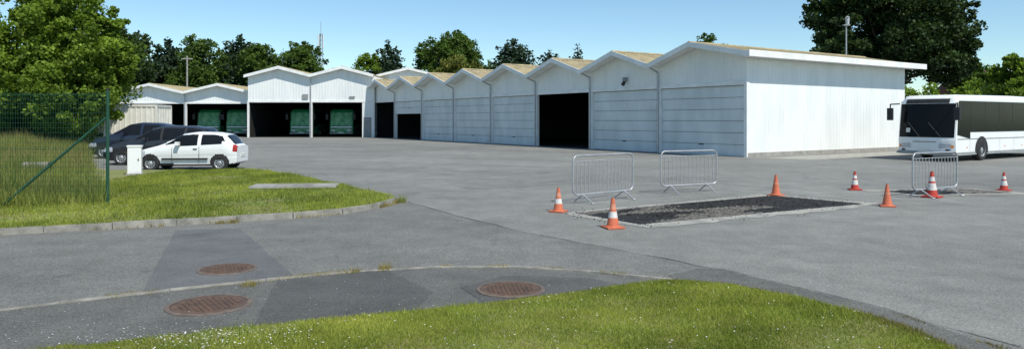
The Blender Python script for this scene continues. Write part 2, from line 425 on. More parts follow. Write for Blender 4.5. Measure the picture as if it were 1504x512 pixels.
keep=rng.uniform(0,1,len(P))<(.30+.95*vnoise(P,1.6,9)); keep&=~((abs(P[:,0]+5.75)<1.0)&(abs(P[:,1]-18.8)<.4)); P=P[keep]
blades('island_grass',P,.03,.08,.016,L_grass,.09,.9,3,.05)
P=scatter(islp,8000,((-12,11),(-2.5,25.5))); P=P[vnoise(P,2.5,25)>.55]; P=P[~((abs(P[:,0]+5.75)<1.1)&(abs(P[:,1]-18.8)<.5))]
blades('island_tufts',P,.08,.16,.014,L_tall,.09,.9,3,-.1)
P=scatter(bankpoly,165000,((-28,12.5),(-8,48)))
P=P[(P[:,0]>-.76*P[:,1])]
keep=rng.uniform(0,1,len(P))<(.40+.8*vnoise(P,1.1,19)); P=P[keep]
blades('tall_grass',P,.16,.48,.020,L_tall,bankz,.8,4)
P=P[rng.uniform(0,1,len(P))<.22*np.clip(vnoise(P,.9,51)*1.6,0,1.6)]; blades('tall_dry_grass',P,.32,.62,.014,L_dry,bankz,.6,6,-.1)
P=scatter([(-8.6,15.0),(-12,13.8),(-14,13),(-14,17),(-9.5,17)],9000); blades('tall_grass',P,.12,.40,.014,L_tall,.09,.7,5)
A=along(kerbline[1:],6000,.035); A=A[vnoise(A,5,31)>.60]
blades('kerb_weeds',A,.015,.045,.008,L_dry,.012,.8,6)
A=along([(1.84,8.2),(2.39,8.07),(2.89,7.54),(3.32,6.93),(3.53,6.35),(3.6,5.6)],5000,.05)
blades('verge_weeds',A,.02,.05,.008,L_dry,.012,.8,6)
A=along([(2.5,8.9),(3.7,7.1),(4.1,5.6)],900,.03); A=A[vnoise(A,4,37)>.6]
blades('verge_weeds',A,.01,.03,.008,L_dry,.012,.8,6)
A=along(isl[2:12],6000,.06); A=A[vnoise(A,3,33)>.50]
blades('kerb_weeds',A,.03,.09,.012,L_dry,.01,.8,7)
for (cx,cy,hh) in ((-2.5,16.1,.26),(-5.1,12.95,.14),(-1.6,8.9,.09),(-2.98,8.05,.11),(-1.95,8.75,.07),(-5.3,12.9,.11)):
    A=rng.normal((cx,cy),.05,(110,2)); blades('weed_tuft',A,hh*.5,hh,.009,L_tall if hh>.2 else L_dry,.01,.9,9)
def petals(name,P,s,z):
    n=len(P); a=rng.uniform(0,6.28,n); s=s*rng.uniform(.5,1.3,n)
    V=np.zeros((n,4,3))
    for k in range(4):
        V[:,k,0]=P[:,0]+np.cos(a+k*1.571)*s; V[:,k,1]=P[:,1]+np.sin(a+k*1.571)*s*.8; V[:,k,2]=z+rng.uniform(0,.004,n)
    return fastmesh(name,V.reshape(-1,3),4,M['petal'])
P=np.concatenate([rng.normal((-2.6,6.05),(.5,.18),(330,2)),scatter(lawn,230,((-3.6,5.6),(3.5,8.1)))]); P=P[inpoly(P,lawn)]
petals('daisies',P,.008,.062)
P=scatter(kerbline[1:]+[(.72,7.69),(-.36,7.16),(-1.68,6.65),(-3.32,5.93),(-5.2,5)],260); petals('fallen_petals',P,.005,.022)
P=rng.normal((-3.2,6.15),(.8,.2),(240,2)); P=P[~inpoly(P,lawn)]; petals('fallen_petals',P,.006,.022)
P=scatter(islp,380,((-11,12),(-3,17))); petals('daisies',P,.012,.15)

# ------------------------------------------------------------ gable buildings
def ribs(b,place,u0,u1,zl,zt,m,step=.30,depth=.014):
    seq=[(0,0),(.70,0),(.78,1),(.92,1),(1,0)]
    us=[];u=u0
    while u<u1-1e-4:
        for a,o in seq[:-1]:
            q=u+a*step
            if q<u1: us.append((q,o))
        u+=step
    us.append((u1,0))
    vs=[];fs=[]
    for q,o in us: vs.append(place(q,zl(q),o*depth)); vs.append(place(q,zt(q),o*depth))
    for i in range(len(us)-1): fs.append((2*i,2*i+2,2*i+3,2*i+1))
    b.add(vs,fs,m)
def gable_building(name,org,rot,nb,bw,ze,zp,depth,dt,doors,ovf=.9,side_ext=0,side_z=None,far_ext=.25,fh=.27):
    """local x = depth into the building, y = along the row of bays"""
    e=empty(name,(org[0],org[1],0),rot); W=nb*bw
    def zr(y):
        k=min(nb-1,max(0,int(y//bw))); yy=abs(y-(k+.5)*bw)/(bw/2)
        if side_z and y<bw/2:
            return side_z+(zp-side_z)*(y+side_ext)/(bw/2+side_ext)
        return ze+(zp-ze)*(1-yy)
    b=MB()
    for k in range(nb):
        y0=k*bw;y1=y0+bw; ym=(y0+y1)/2
        lo=dt if doors[k]!='wall' else .12
        for a,c in((y0,ym),(ym,y1)):
            ribs(b,lambda u,z,o:(-o,u,z),a,c,lambda q:lo,lambda q:zr(min(max(q,y0+1e-3),y1-1e-3))-.02,'white')
    ribs(b,lambda u,z,o:(u,-o,z),0,depth,lambda q:.22,lambda q:zr(0)-.05,'white')
    ribs(b,lambda u,z,o:(u,W+o,z),0,depth,lambda q:.22,lambda q:ze-.03,'white')
    for k in range(nb):
        y0=k*bw;y1=y0+bw; ym=(y0+y1)/2
        for a,c in((y0,ym),(ym,y1)):
            ribs(b,lambda u,z,o:(depth+o,u,z),a,c,lambda q:.2,lambda q:zr(min(max(q,y0+1e-3),y1-1e-3))-.02,'white')
    b.obj('cladding',e)
    b=MB(); b.box(.02,depth-.02,-.06,.06,0,.22,'conc'); b.box(.02,depth-.02,W-.06,W+.06,0,.22,'conc'); b.obj('plinth',e)
    b=MB(); i=.12  # inner lining sheets, shade put into their colour so the openings stay dark
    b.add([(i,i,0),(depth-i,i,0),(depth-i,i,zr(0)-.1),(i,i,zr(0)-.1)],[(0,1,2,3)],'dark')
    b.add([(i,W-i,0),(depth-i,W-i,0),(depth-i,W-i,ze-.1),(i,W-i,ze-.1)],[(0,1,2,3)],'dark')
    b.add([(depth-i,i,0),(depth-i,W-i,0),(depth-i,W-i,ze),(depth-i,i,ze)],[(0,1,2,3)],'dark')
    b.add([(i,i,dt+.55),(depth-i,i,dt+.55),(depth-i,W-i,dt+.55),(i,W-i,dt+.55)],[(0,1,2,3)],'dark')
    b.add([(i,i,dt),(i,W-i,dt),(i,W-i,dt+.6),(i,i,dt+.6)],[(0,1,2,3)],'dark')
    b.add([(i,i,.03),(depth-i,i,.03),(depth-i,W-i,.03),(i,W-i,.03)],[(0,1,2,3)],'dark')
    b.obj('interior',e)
    b=MB(); f=MB()
    xs=-ovf; xe=depth+ovf*.9
    for k in range(nb):
        y0=k*bw;y1=y0+bw;ym=(y0+y1)/2
        segs=[]
        if k==0: segs.append((-side_ext,side_z if side_z else ze,ym,zp))
        else: segs.append((y0,ze,ym,zp))
        segs.append((ym,zp,y1+(far_ext if k==nb-1 else 0),ze-(far_ext*(zp-ze)/(bw/2) if k==nb-1 else 0)))
        for (ya,za,yb_,zb) in segs:
            b.hexa([(xs,ya,za),(xe,ya,za),(xe,yb_,zb),(xs,yb_,zb)],[(xs,ya,za+.09),(xe,ya,za+.09),(xe,yb_,zb+.09),(xs,yb_,zb+.09)],'roof')
            xq=xs+.25
            while xq<xe-.1:
                b.hexa([(xq,ya,za+.088),(xq+.09,ya,za+.088),(xq+.09,yb_,zb+.088),(xq,yb_,zb+.088)],[(xq+.02,ya,za+.115),(xq+.07,ya,za+.115),(xq+.07,yb_,zb+.115),(xq+.02,yb_,zb+.115)],'roof')
                xq+=.35
            f.hexa([(xs-.06,ya,za+.12-fh),(xs-.004,ya,za+.12-fh),(xs-.004,yb_,zb+.12-fh),(xs-.06,yb_,zb+.12-fh)],
                   [(xs-.06,ya,za+.12),(xs-.004,ya,za+.12),(xs-.004,yb_,zb+.12),(xs-.06,yb_,zb+.12)],'fascia')
            f.hexa([(xs,ya,za-.05),(-.045,ya,za-.05),(-.045,yb_,zb-.05),(xs,yb_,zb-.05)],
                   [(xs,ya,za-.006),(-.045,ya,za-.006),(-.045,yb_,zb-.006),(xs,yb_,zb-.006)],'fascia')
        b.hexa([(xs,ym-.15,zp+.07),(xe,ym-.15,zp+.07),(xe,ym+.15,zp+.07),(xs,ym+.15,zp+.07)],[(xs,ym-.02,zp+.16),(xe,ym-.02,zp+.16),(xe,ym+.02,zp+.16),(xs,ym+.02,zp+.16)],'roof')
    if side_z:
        f.box(xs-.05,xe+.03,-side_ext-.10,-side_ext-.004,side_z-.14,side_z+.17,'fascia')
        f.box(xs+.02,xe,-side_ext,-.045,side_z-.10,side_z-.03,'fascia')
    b.obj('roof',e); f.obj('fascia',e)
    b=MB();d=MB()
    for k in range(nb+1):
        y=k*bw; w=.13
        b.box(-.06,.16,max(y-w,-.05),min(y+w,W+.05),0,dt+.02,'fascia')
        if 0<k<nb:
            b.cyl((-.12,y,0),(-.12,y,ze-.35),.055,n=8,m='galv'); b.cyl((-.12,y,ze-.35),(-ovf+.1,y,ze-.08),.055,n=8,m='galv')
    b.box(-.055,.02,0,W,dt-.10,dt+.10,'fascia')
    for k in range(nb):
        y0=k*bw+.14;y1=(k+1)*bw-.14
        if doors[k]=='closed' or doors[k]=='half':
            n=6; zt=dt-.11; ph=zt/n
            for j in range(n):
                z0=j*ph+.012
                if doors[k]=='half' and j<4: continue
                d.box(.10,.15,y0,y1,z0,z0+ph-.02,'door')
                d.box(.085,.10,y0+.05,y1-.05,z0+.05,z0+ph-.07,'door')
            d.box(.155,.17,y0,y1,.01 if doors[k]=='closed' else 4*ph,zt,'black')
            d.box(.07,.10,(y0+y1)/2-.15,(y0+y1)/2+.15,.55+ (4*ph if doors[k]=='half' else 0),.60+(4*ph if doors[k]=='half' else 0),'black')
    b.obj('posts',e)
    if d.v: d.obj('doors',e)
    return e
TH=math.atan2(.554,.8325)
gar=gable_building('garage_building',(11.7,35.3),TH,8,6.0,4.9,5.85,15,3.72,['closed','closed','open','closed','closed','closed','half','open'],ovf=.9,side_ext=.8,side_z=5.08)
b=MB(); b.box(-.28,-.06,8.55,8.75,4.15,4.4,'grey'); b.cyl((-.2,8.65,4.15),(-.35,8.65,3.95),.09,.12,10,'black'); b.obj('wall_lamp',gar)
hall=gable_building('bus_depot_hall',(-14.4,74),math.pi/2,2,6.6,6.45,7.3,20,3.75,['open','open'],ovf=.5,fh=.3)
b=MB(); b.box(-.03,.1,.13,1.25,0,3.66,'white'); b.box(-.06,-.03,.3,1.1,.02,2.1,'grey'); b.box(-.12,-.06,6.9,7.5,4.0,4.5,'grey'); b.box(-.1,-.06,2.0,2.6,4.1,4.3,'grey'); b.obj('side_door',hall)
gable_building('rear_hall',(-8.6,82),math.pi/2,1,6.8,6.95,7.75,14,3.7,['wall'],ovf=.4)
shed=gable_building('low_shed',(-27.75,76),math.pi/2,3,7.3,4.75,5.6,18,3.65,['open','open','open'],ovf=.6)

# ------------------------------------------------------------ buses
def wheel(b,c,r,w,side=-1,spokes=True):
    c=Vector(c); s=side
    b.lathe([(r*.62,s*w*.5),(r*.93,s*w*.5),(r,s*w*.38),(r,-s*w*.38),(r*.93,-s*w*.5),(0.01,-s*w*.5)],28,'rubber','y',c)
    b.lathe([(r*.62,s*w*.5),(r*.60,s*w*.40),(r*.56,s*w*.36),(r*.2,s*w*.42),(r*.15,s*w*.48),(.005,s*w*.5)],28,'rim','y',c)
    if spokes:
        for i in range(9):
            a=2*math.pi*i/9; p=c+Vector((math.cos(a)*r*.4,s*w*.415,math.sin(a)*r*.4))
            b.cyl(p,p+Vector((0,s*.012,0)),r*.075,n=8,m='black')
def bus(name,org,rot,paint='buswhite',white=True):
    e=empty(name,(org[0],org[1],0),rot); Wd=2.5; L=12.0; cy=Wd/2
    prof=[(.10,.30),(.02,.42),(0,.95),(.02,1.15),(.22,2.62),(.34,2.86),(.62,3.0),(6,3.04),(L-.5,3.0),(L-.1,2.85),(L,2.5),(L,.5),(L-.1,.32)]
    def fx(x,y): 
        t=abs((y-cy)/cy); bul=.20*t**3 if x<1.5 else (-.10*t**3 if x>L-1 else 0); return x+bul
    def zz(z,y):
        t=abs((y-cy)/cy); return z-(.16*max(0,(t-.82)/.18)**2 if z>2.7 else 0)
    ys=[0,.05,.12,.25,.5,.9,1.25,1.6,2.0,2.25,2.38,2.45,2.5]
    b=MB(); vs=[];fs=[];n=len(prof)
    for y in ys:
        for x,z in prof: vs.append((fx(x,y),y,zz(z,y)))
    for j in range(len(ys)-1):
        for i in range(n): fs.append((j*n+i,j*n+(i+1)%n,(j+1)*n+(i+1)%n,(j+1)*n+i))
    fs.append(tuple(range(n))); fs.append(tuple(range(len(vs)-1,len(vs)-n-1,-1)))
    b.add(vs,fs,paint,False); body=b.obj('body',e)
    def frontx(z,y):
        for i in range(1,6):
            if prof[i][1]<=z<=prof[i+1][1]:
                t=(z-prof[i][1])/(prof[i+1][1]-prof[i][1]); return fx(prof[i][0]+t*(prof[i+1][0]-prof[i][0]),y)
        return 0
    def fpanel(g,y0,y1,z0,z1,m,off=.014,ny=12,nz=6):
        vs=[];fs=[]
        for j in range(nz+1):
            z=z0+(z1-z0)*j/nz
            for i in range(ny+1):
                y=y0+(y1-y0)*i/ny; vs.append((frontx(z,y)-off,y,z))
        for j in range(nz):
            for i in range(ny):
                a=j*(ny+1)+i; fs.append((a,a+ny+1,a+ny+2,a+1))
        g.add(vs,fs,m,True)
    g=MB()
    if white:
        fpanel(g,.05,2.45,1.08,2.60,'busglass'); fpanel(g,.30,2.20,2.62,2.82,'black',.014)
    else:
        fpanel(g,.14,2.36,1.2,2.6,'buslight'); fpanel(g,.3,2.2,.55,.9,'buslight'); fpanel(g,.14,2.36,1.0,1.1,'buswhite')
    g.obj('windscreen',e)
    g=MB()
    fpanel(g,.02,2.48,.33,.46,'grey',.02) ; fpanel(g,.16,.62,.60,.80,'lamp',.02); fpanel(g,1.88,2.34,.60,.80,'lamp',.02)
    fpanel(g,.98,1.52,.40,.52,'yellow',.03); fpanel(g,.75,1.75,.86,.90,'grey',.014)
    fpanel(g,.2,.36,.47,.55,'black',.022); fpanel(g,2.14,2.3,.47,.55,'black',.022)
    if white: fpanel(g,.06,.16,.62,.74,'amber',.024); fpanel(g,2.34,2.44,.62,.74,'amber',.024); fpanel(g,1.9,2.1,1.3,1.5,'yellow',.02)
    for yy in (.55,1.45):
        g.cyl((frontx(1.1,yy)-.03,yy,1.1),(frontx(1.75,yy+.55)-.04,yy+.55,1.75),.014,n=6,m='black')
    g.obj('front_trim',e)
    s=MB()
    for side,y,o in ((0,0,-.014),(1,2.5,.014)):
        def sp(x0,x1,z0,z1,m,oo=1.0):
            yy=y+o*oo
            s.add([(x0,yy,z0),(x1,yy,z0),(x1,yy,z1),(x0,yy,z1)],[(0,1,2,3)],m)
        gm='busglass'
        s.add([(.34,y+o,1.20),(1.55,y+o,1.02),(1.55,y+o,2.72),(.48,y+o,2.72)],[(0,1,2,3)],gm)
        sp(1.56,11.6,1.32,2.72,gm)
        for k in range(1,8):
            sp(1.6+k*1.43-.02,1.6+k*1.43+.02,1.32,2.72,'black',1.3)
        for k in range(7):
            sp(1.75+k*1.43,2.9+k*1.43,2.34,2.36,'black',1.3)
        sp(.35,11.8,1.0,1.03,'grey',1.2); sp(.35,11.8,.34,.42,'grey',1.2)
        for k in range(6): sp(1.2+k*1.9,1.3+k*1.9,.62,.66,'amber',1.4)
        for k in range(1,8):
            sp(1.5*k,1.5*k+.012,.42,1.0,'grey',1.25)
        sg=-1 if side==0 else 1
        for wx in (2.65,8.9):
            s.add([(wx+math.cos(a)*.62,y+o*1.6,.5+math.sin(a)*.62) for a in np.linspace(-.25,math.pi+.25,22)],[tuple(range(22))],'black')
            wheel(s,(wx,y-sg*.10,.48),.48,.3,sg)
    s.obj('sides',e)
    r=MB()
    for yy,sg in((0.0,-1),(2.5,1)):
        r.cyl((.3,yy,2.62),(-.12,yy+sg*.22,2.6),.03,n=8,m='black'); r.cyl((-.12,yy+sg*.22,2.6),(-.12,yy+sg*.22,2.4),.03,n=8,m='black')
        r.box(-.20,-.06,yy+sg*.22-.12,yy+sg*.22+.12,1.85,2.42,'black')
    r.cyl((.55,.12,3.0),(.55,.12,3.22),.01,n=6,m='black')
    r.obj('mirrors',e)
    return e
bus('city_bus',(19.45,31.2),TH)
for (x,y) in ((-18.4,76.2),(-22.7,76.2),(-30.4,78.2),(-33.6,78.2)):
    bus('green_bus',(x+1.25,y),math.pi/2,'busgreen',False)

# ------------------------------------------------------------ cars
def smooth_curve(pts,L,n=400,w=.06):
    xs=np.linspace(0,L,n); ys=np.interp(xs,[p[0] for p in pts],[p[1] for p in pts])
    k=max(1,int(w/L*n)); ker=np.hanning(2*k+3)[1:-1]; ker/=ker.sum()
    yp=np.pad(ys,(k,k),mode='edge'); return xs,np.convolve(yp,ker,'valid')
def car(name,loc,rot,L,Wd,top,belt,paint,wheels,wr,glasspoly,pillars,wsx,rwx,tail=True):
    e=empty(name,(loc[0],loc[1],0),rot)
    tx,ty=smooth_curve(top,L); bx,by=smooth_curve(belt,L,w=.12)
    Zt=lambda x:float(np.interp(x,tx,ty)); Zs=lambda x:min(float(np.interp(x,bx,by)),Zt(x)-.05)
    hw=Wd/2
    def Wx(x):
        a=max(0,1-x/.75); c=max(0,1-(L-x)/.6); return hw*(1-.26*a**2.6-.16*c**2.6)
    def Zb(x):
        return .20+.10*max(0,1-x/.4)**2+.12*max(0,1-(L-x)/.4)**2
    NS=150; stations=[L*i/NS for i in range(NS+1)]
    lowN=16;upN=22
    vs=[];ring=0
    for x in stations:
        w=Wx(x);zb=Zb(x);zs=Zs(x);zt=Zt(x); sec=[]
        sec.append((0,zb))
        for i in range(lowN):
            q=i/(lowN-1); z=zb+(zs-zb)*q
            y=w*(.90+.10*math.sin(min(1,q*1.25)*math.pi/2)) - .012*(1 if abs(q-.45)<.04 else 0)
            if q>.8: y-=w*.02*(q-.8)/.2
            sec.append((y,z))
        gh=zt-zs; tum=.20*min(1,gh/.35)
        for i in range(1,upN+1):
            ph=i/upN*math.pi/2; n_=4.2 if gh>.2 else 3
            yy=(math.cos(ph))**(2/n_) if i<upN else 0; zq=(math.sin(ph))**(2/n_)
            sec.append((w*.98*(1-tum*zq)*yy,zs+gh*zq))
        full=[(-y,z) for y,z in sec[::-1]][:-1]+sec
        full=full[:-1]
        ring=len(full)
        for y,z in full: vs.append((x,y,z))
    b=MB(); groups={}
    def pin(x,z,poly):
        c=False;n=len(poly)
        for i in range(n):
            x0,y0=poly[i];x1,y1=poly[(i+1)%n]
            if (y0>z)!=(y1>z) and x<(x1-x0)*(z-y0)/(y1-y0)+x0: c=not c
        return c
    for j in range(NS):
        for i in range(ring):
            a=j*ring+i;c=j*ring+(i+1)%ring;d=(j+1)*ring+(i+1)%ring;f=(j+1)*ring+i
            P=[vs[k] for k in(a,c,d,f)]
            cx=sum(p[0] for p in P)/4;cyy=sum(p[1] for p in P)/4;cz=sum(p[2] for p in P)/4
            m=paint; w=Wx(cx)
            if abs(cyy)>w*.66 and pin(cx,cz,glasspoly) :
                m='glass'
                for pl,pw in pillars:
                    if abs(cx-pl)<pw: m='black' if pw<.045 else paint
            if wsx[0]<cx<wsx[1] and abs(cyy)<w*.80*.93 and cz>Zs(cx)+.03 and cz>Zt(cx)-.11: m='glass'
            if rwx[0]<cx<rwx[1] and abs(cyy)<w*.76*.93 and cz>Zt(cx)-.2 and cz>Zs(cx)+.0: m='glass'
            for wx in wheels:
                if (cx-wx)**2+(cz-wr)**2<(wr+.055)**2 : m='black'
            if cz<.27: m='black'
            if tail and cx>L-.16 and abs(cyy)>w*.74 and .70<cz<.96: m='red'
            if cx<.50 and cx>.03 and abs(cyy)>w*.60 and .56<cz<.74 and cz<Zt(cx)-.02: m='lamp'
            if cx<.06 and abs(cyy)<.35 and .36<cz<.5: m='black'
            groups.setdefault(m,[]).append((a,c,d,f))
    groups.setdefault(paint,[]).append(tuple(range(ring))); groups[paint].append(tuple(range(len(vs)-1,len(vs)-ring-1,-1)))
    b.v=vs
    for m,fl in groups.items():
        k=b.mi(m)
        for f in fl: b.f.append(f);b.m.append(k);b.sm.append(len(f)==4)
    b.obj('body',e)
    t=MB()
    for wx in wheels:
        for sg in(-1,1): wheel(t,(wx,sg*(hw-.115),wr),wr,.20,sg)
    mx=wsx[0]+.62
    for sg in(-1,1):
        t.box(mx,mx+.13,sg*(hw+.0) if sg>0 else -hw-.17,(hw+.17) if sg>0 else -hw-.0,Zs(mx)+.03,Zs(mx)+.17,paint)
        yl_=sg*(hw*1.0+.004)
        for hx in [p[0]-.12 for p in pillars]:
            t.box(hx-.09,hx+.05,min(yl_,yl_+sg*.02),max(yl_,yl_+sg*.02),Zs(hx)-.14,Zs(hx)-.11,'black')
        for sx in [wsx[0]+.45]+[p[0] for p in pillars]:
            t.box(sx-.005,sx+.005,min(yl_-sg*.01,yl_+sg*.002),max(yl_-sg*.01,yl_+sg*.002),.30,Zs(sx)-.05,'black')
        t.box(wheels[0]+wr+.12,wheels[1]-wr-.12,min(yl_-sg*.01,yl_+sg*.012),max(yl_-sg*.01,yl_+sg*.012),.42,.48,'black')
    t.box(L-.01,L+.015,-.26,.26,.5,.61,'yellow'); t.box(-.02,.01,-.26,.26,.36,.47,'yellow')
    t.obj('wheels_and_trim',e)
    return e
hatch_top=[(0,.50),(.03,.66),(.35,.80),(.92,.95),(1.02,.99),(1.72,1.36),(2.2,1.43),(2.9,1.41),(3.35,1.33),(3.62,1.0),(3.76,.90),(3.80,.55)]
hatch_belt=[(0,.46),(.4,.74),(1.0,.88),(2,.92),(3.3,.99),(3.8,.80)]
car('white_hatchback_car',(-13.95,26.6),.07,3.75,1.62,hatch_top,hatch_belt,'carwhite',(.68,3.14),.29,
    [(1.17,.955),(1.72,1.30),(2.1,1.345),(2.9,1.335),(3.22,1.27),(3.36,1.06),(3.0,1.0),(2.0,.96)],[(2.42,.06)] ,(1.0,1.75),(3.36,3.66))
est_top=[(0,.55),(.03,.74),(.45,.90),(1.05,1.04),(1.15,1.08),(1.95,1.52),(2.5,1.64),(3.6,1.62),(4.15,1.54),(4.45,1.08),(4.55,.98),(4.6,.6)]
est_belt=[(0,.5),(.5,.82),(1.1,.96),(2.3,1.02),(4.2,1.10),(4.6,.9)]
car('dark_estate_car',(-17.0,30.0),.05,4.75,1.78,est_top,est_belt,'cardark',(.85,3.7),.32,
    [(1.35,1.06),(1.98,1.43),(2.5,1.53),(3.6,1.52),(4.05,1.45),(4.2,1.2),(3.6,1.13),(2.3,1.08)],[(2.45,.04),(3.4,.04)],(1.15,1.98),(4.17,4.48))
sc=lambda pts:[(x*1.1,z*1.22) for x,z in pts]
car('navy_car',(-20.6,35.0),.06,4.18,1.76,sc(hatch_top),sc(hatch_belt),'carblue',(.8,3.42),.34,
    sc([(1.17,.955),(1.72,1.30),(2.1,1.345),(2.9,1.335),(3.22,1.27),(3.36,1.06),(3.0,1.0),(2.0,.96)]),[(2.6,.06)],(1.1,1.92),(3.7,4.02))

# container
CL=4.0
e=empty('storage_container',(-20.1,40.0,0),math.radians(188)); b=MB()
ribs(b,lambda u,z,o:(u,o,z),0,CL,lambda q:.15,lambda q:2.6,'contw',.28,.035); ribs(b,lambda u,z,o:(u,-2.4-o,z),0,CL,lambda q:.15,lambda q:2.6,'contw',.28,.035)
ribs(b,lambda u,z,o:(-o,u,z),-2.4,0,lambda q:.15,lambda q:2.6,'contw',.28,.035);ribs(b,lambda u,z,o:(CL+o,u,z),-2.4,0,lambda q:.15,lambda q:2.6,'contw',.28,.035)
b.box(-.05,CL+.05,-2.45,.05,2.6,2.72,'contw'); b.box(-.05,CL+.05,-2.45,.05,0,.15,'grey')
for x in(-.06,CL-.02):
    for y in(-2.47,-.03): b.box(x,x+.1,y,y+.1,.15,2.6,'contw')
b.obj('shell',e)

# ------------------------------------------------------------ street furniture
b=MB(); b.box(-.2,.2,-.13,.13,0,.90,'fascia'); b.box(-.22,.22,-.15,.15,.90,.95,'fascia'); b.box(-.17,.17,-.137,-.13,.08,.84,'buswhite'); b.box(.1,.13,-.15,-.137,.45,.52,'black')
b.box(-.24,.24,-.17,.17,-.1,.04,'conc'); b.obj('utility_cabinet',loc=(-12.3,23.1,.10),rot=.35)
def barrier(p0,p1):
    p0=Vector((*p0,0));p1=Vector((*p1,0)); L=(p1-p0).length; a=math.atan2(p1.y-p0.y,p1.x-p0.x)
    e=empty('crowd_barrier',tuple(p0),a); b=MB(); r=.021; zt=1.08;zb=.20;c=.14
    def arc(cx,cz,a0,a1):
        return [(cx+math.cos(a0+(a1-a0)*i/6)*c,0,cz+math.sin(a0+(a1-a0)*i/6)*c) for i in range(7)]
    loop=arc(L-c,zt-c,0,math.pi/2)+arc(c,zt-c,math.pi/2,math.pi)+arc(c,zb+c,math.pi,1.5*math.pi)+arc(L-c,zb+c,1.5*math.pi,2*math.pi)
    for i in range(len(loop)): b.cyl(loop[i],loop[(i+1)%len(loop)],r,n=8,m='galv')
    b.obj('frame',e)
    b=MB(); b.cyl((.02,0,zt-.13),(L-.02,0,zt-.13),.011,n=6,m='galv'); n=int(L/.125)
    for i in range(1,n): b.cyl((L*i/n,0,zb),(L*i/n,0,zt-.13),.010,n=6,m='galv')
    b.obj('bars',e)
    b=MB()
    for x in(.32,L-.32):
        b.cyl((x,0,zb),(x,-.30,.02),.017,n=8,m='galv'); b.cyl((x,0,zb),(x,.30,.02),.017,n=8,m='galv')
        b.cyl((x-.02,-.30,.02),(x+.02,-.34,.02),.02,n=6,m='galv'); b.cyl((x-.02,.30,.02),(x+.02,.34,.02),.02,n=6,m='galv')
    b.obj('feet',e)
barrier((1.36,15.8),(2.92,17.1)); barrier((3.78,18.0),(5.42,18.75)); barrier((9.62,17.0),(11.25,17.9))
def cone(x,y,h,kind):
    b=MB(); r=h*.22; s=h*.31
    col={'o':'orange','b':'orange','r':'conered'}[kind]
    b.box(-s,s,-s,s,0,h*.05,col)
    N_=24; rb=lambda t:r*(1-t)+h*.05*t
    zs=[.05,.10,.28,.34,.55,.62,.80,.86,1.0]
    if kind=='o': ms=[col,col,col,col,'conepale',col,col,col]
    elif kind=='b': ms=[col,col,col,'conewhite',col,'conepale',col,col]
    else: ms=['conered','conered','conewhite','conewhite','conered','conewhite','conered','conered']
    prof=[(rb(t),h*t) for t in zs]
    b.lathe(prof,N_,col,'z',(0,0,0),ms)
    b.lathe([(rb(1),h),(rb(1)*.6,h*1.005),(rb(1)*.55,h*.9)],N_,'black')
    b.lathe([(r*1.15,h*.05),(r*1.12,h*.07),(r,h*.085)],N_,col)
    o=b.obj('traffic_cone',loc=(x,y,.012),rot=random.uniform(0,1.5)); return o
cone(.95,14.5,.49,'b');cone(1.76,12.35,.52,'b');cone(6.56,17.6,.51,'o');cone(9.2,19,.49,'r');cone(8.16,15.4,.48,'o');cone(10.2,17.2,.62,'r');cone(13.06,18.8,.48,'r')

def lumpy(name,q,nx,ny,amp,fn,z0,isfresh):
    q=[Vector((*p,0)) for p in q]; P=[]
    for j in range(ny+1):
        for i in range(nx+1):
            u=i/nx;v=j/ny; p=(q[0].lerp(q[1],u)).lerp(q[3].lerp(q[2],u),v)
            ed=min(1,min(u,1-u,v,1-v)*6)
            wob=Vector((random.uniform(-.03,.03),random.uniform(-.03,.03),0))
            P.append((p.x+wob.x,p.y+wob.y,z0+fn(u,v)*ed+random.uniform(0,amp)*(.25+ed*.75)))
    b=MB();b.v=P
    g=b.mi('gravel');f=b.mi('fresh')
    for j in range(ny):
        for i in range(nx):
            a=j*(nx+1)+i; u=(i+.5)/nx;v=(j+.5)/ny
            b.f.append((a,a+1,a+nx+2,a+nx+1)); b.sm.append(False)
            b.m.append(f if isfresh(u,v) else g)
    return b.obj(name)
sheet('trench_surround',jag([(1.0,14.35),(6.4,17.95),(8.35,16.0),(7.6,15.3),(2.35,12.3)],.09,.3),.010,'dust')
def fr1(u,v):
    w=u+.10*math.sin(11*v+1)+.05*math.sin(23*v+9*u)+random.uniform(-.04,.04)
    return (w>.56) or (v>.45 and w>.36) or (w<.22 and v<.8)
lumpy('trench_fill',[(2.3,12.75),(7.86,15.85),(6.44,17.5),(1.28,14.3)],150,60,.026,lambda u,v:.08*math.exp(-((v-.66)/.18)**2)*(1 if u>.3 else u/.3),.014,fr1)
sheet('trench_surround',jag([(9.3,18.9),(12.6,19.4),(13.4,18.0),(10.0,17.5)],.08,.3),.010,'dust')
lumpy('trench_fill',[(10.2,17.8),(12.9,18.2),(12.4,19.1),(9.7,18.6)],50,20,.02,lambda u,v:.02,.014,lambda u,v:u<.5+random.uniform(-.05,.05))
b=MB()
for _ in range(420):
    t=random.random(); side=random.choice([((2.3,12.7),(7.9,15.8)),((1.3,14.4),(6.4,17.6)),((1.2,14.2),(2.3,12.7)),((7.9,15.9),(6.5,17.6))])
    x=side[0][0]*(1-t)+side[1][0]*t+random.gauss(0,.22); y=side[0][1]*(1-t)+side[1][1]*t+random.gauss(0,.22); s=random.uniform(.006,.022)
    a=random.random()*6
    b.add([(x+math.cos(a)*s,y+math.sin(a)*s,.01),(x+math.cos(a+2.1)*s,y+math.sin(a+2.1)*s,.01),(x+math.cos(a+4.2)*s,y+math.sin(a+4.2)*s,.01),(x,y,.012+s)],[(0,1,3),(1,2,3),(2,0,3)],random.choice(['fresh','gravel','dust']))
b.obj('loose_stones')

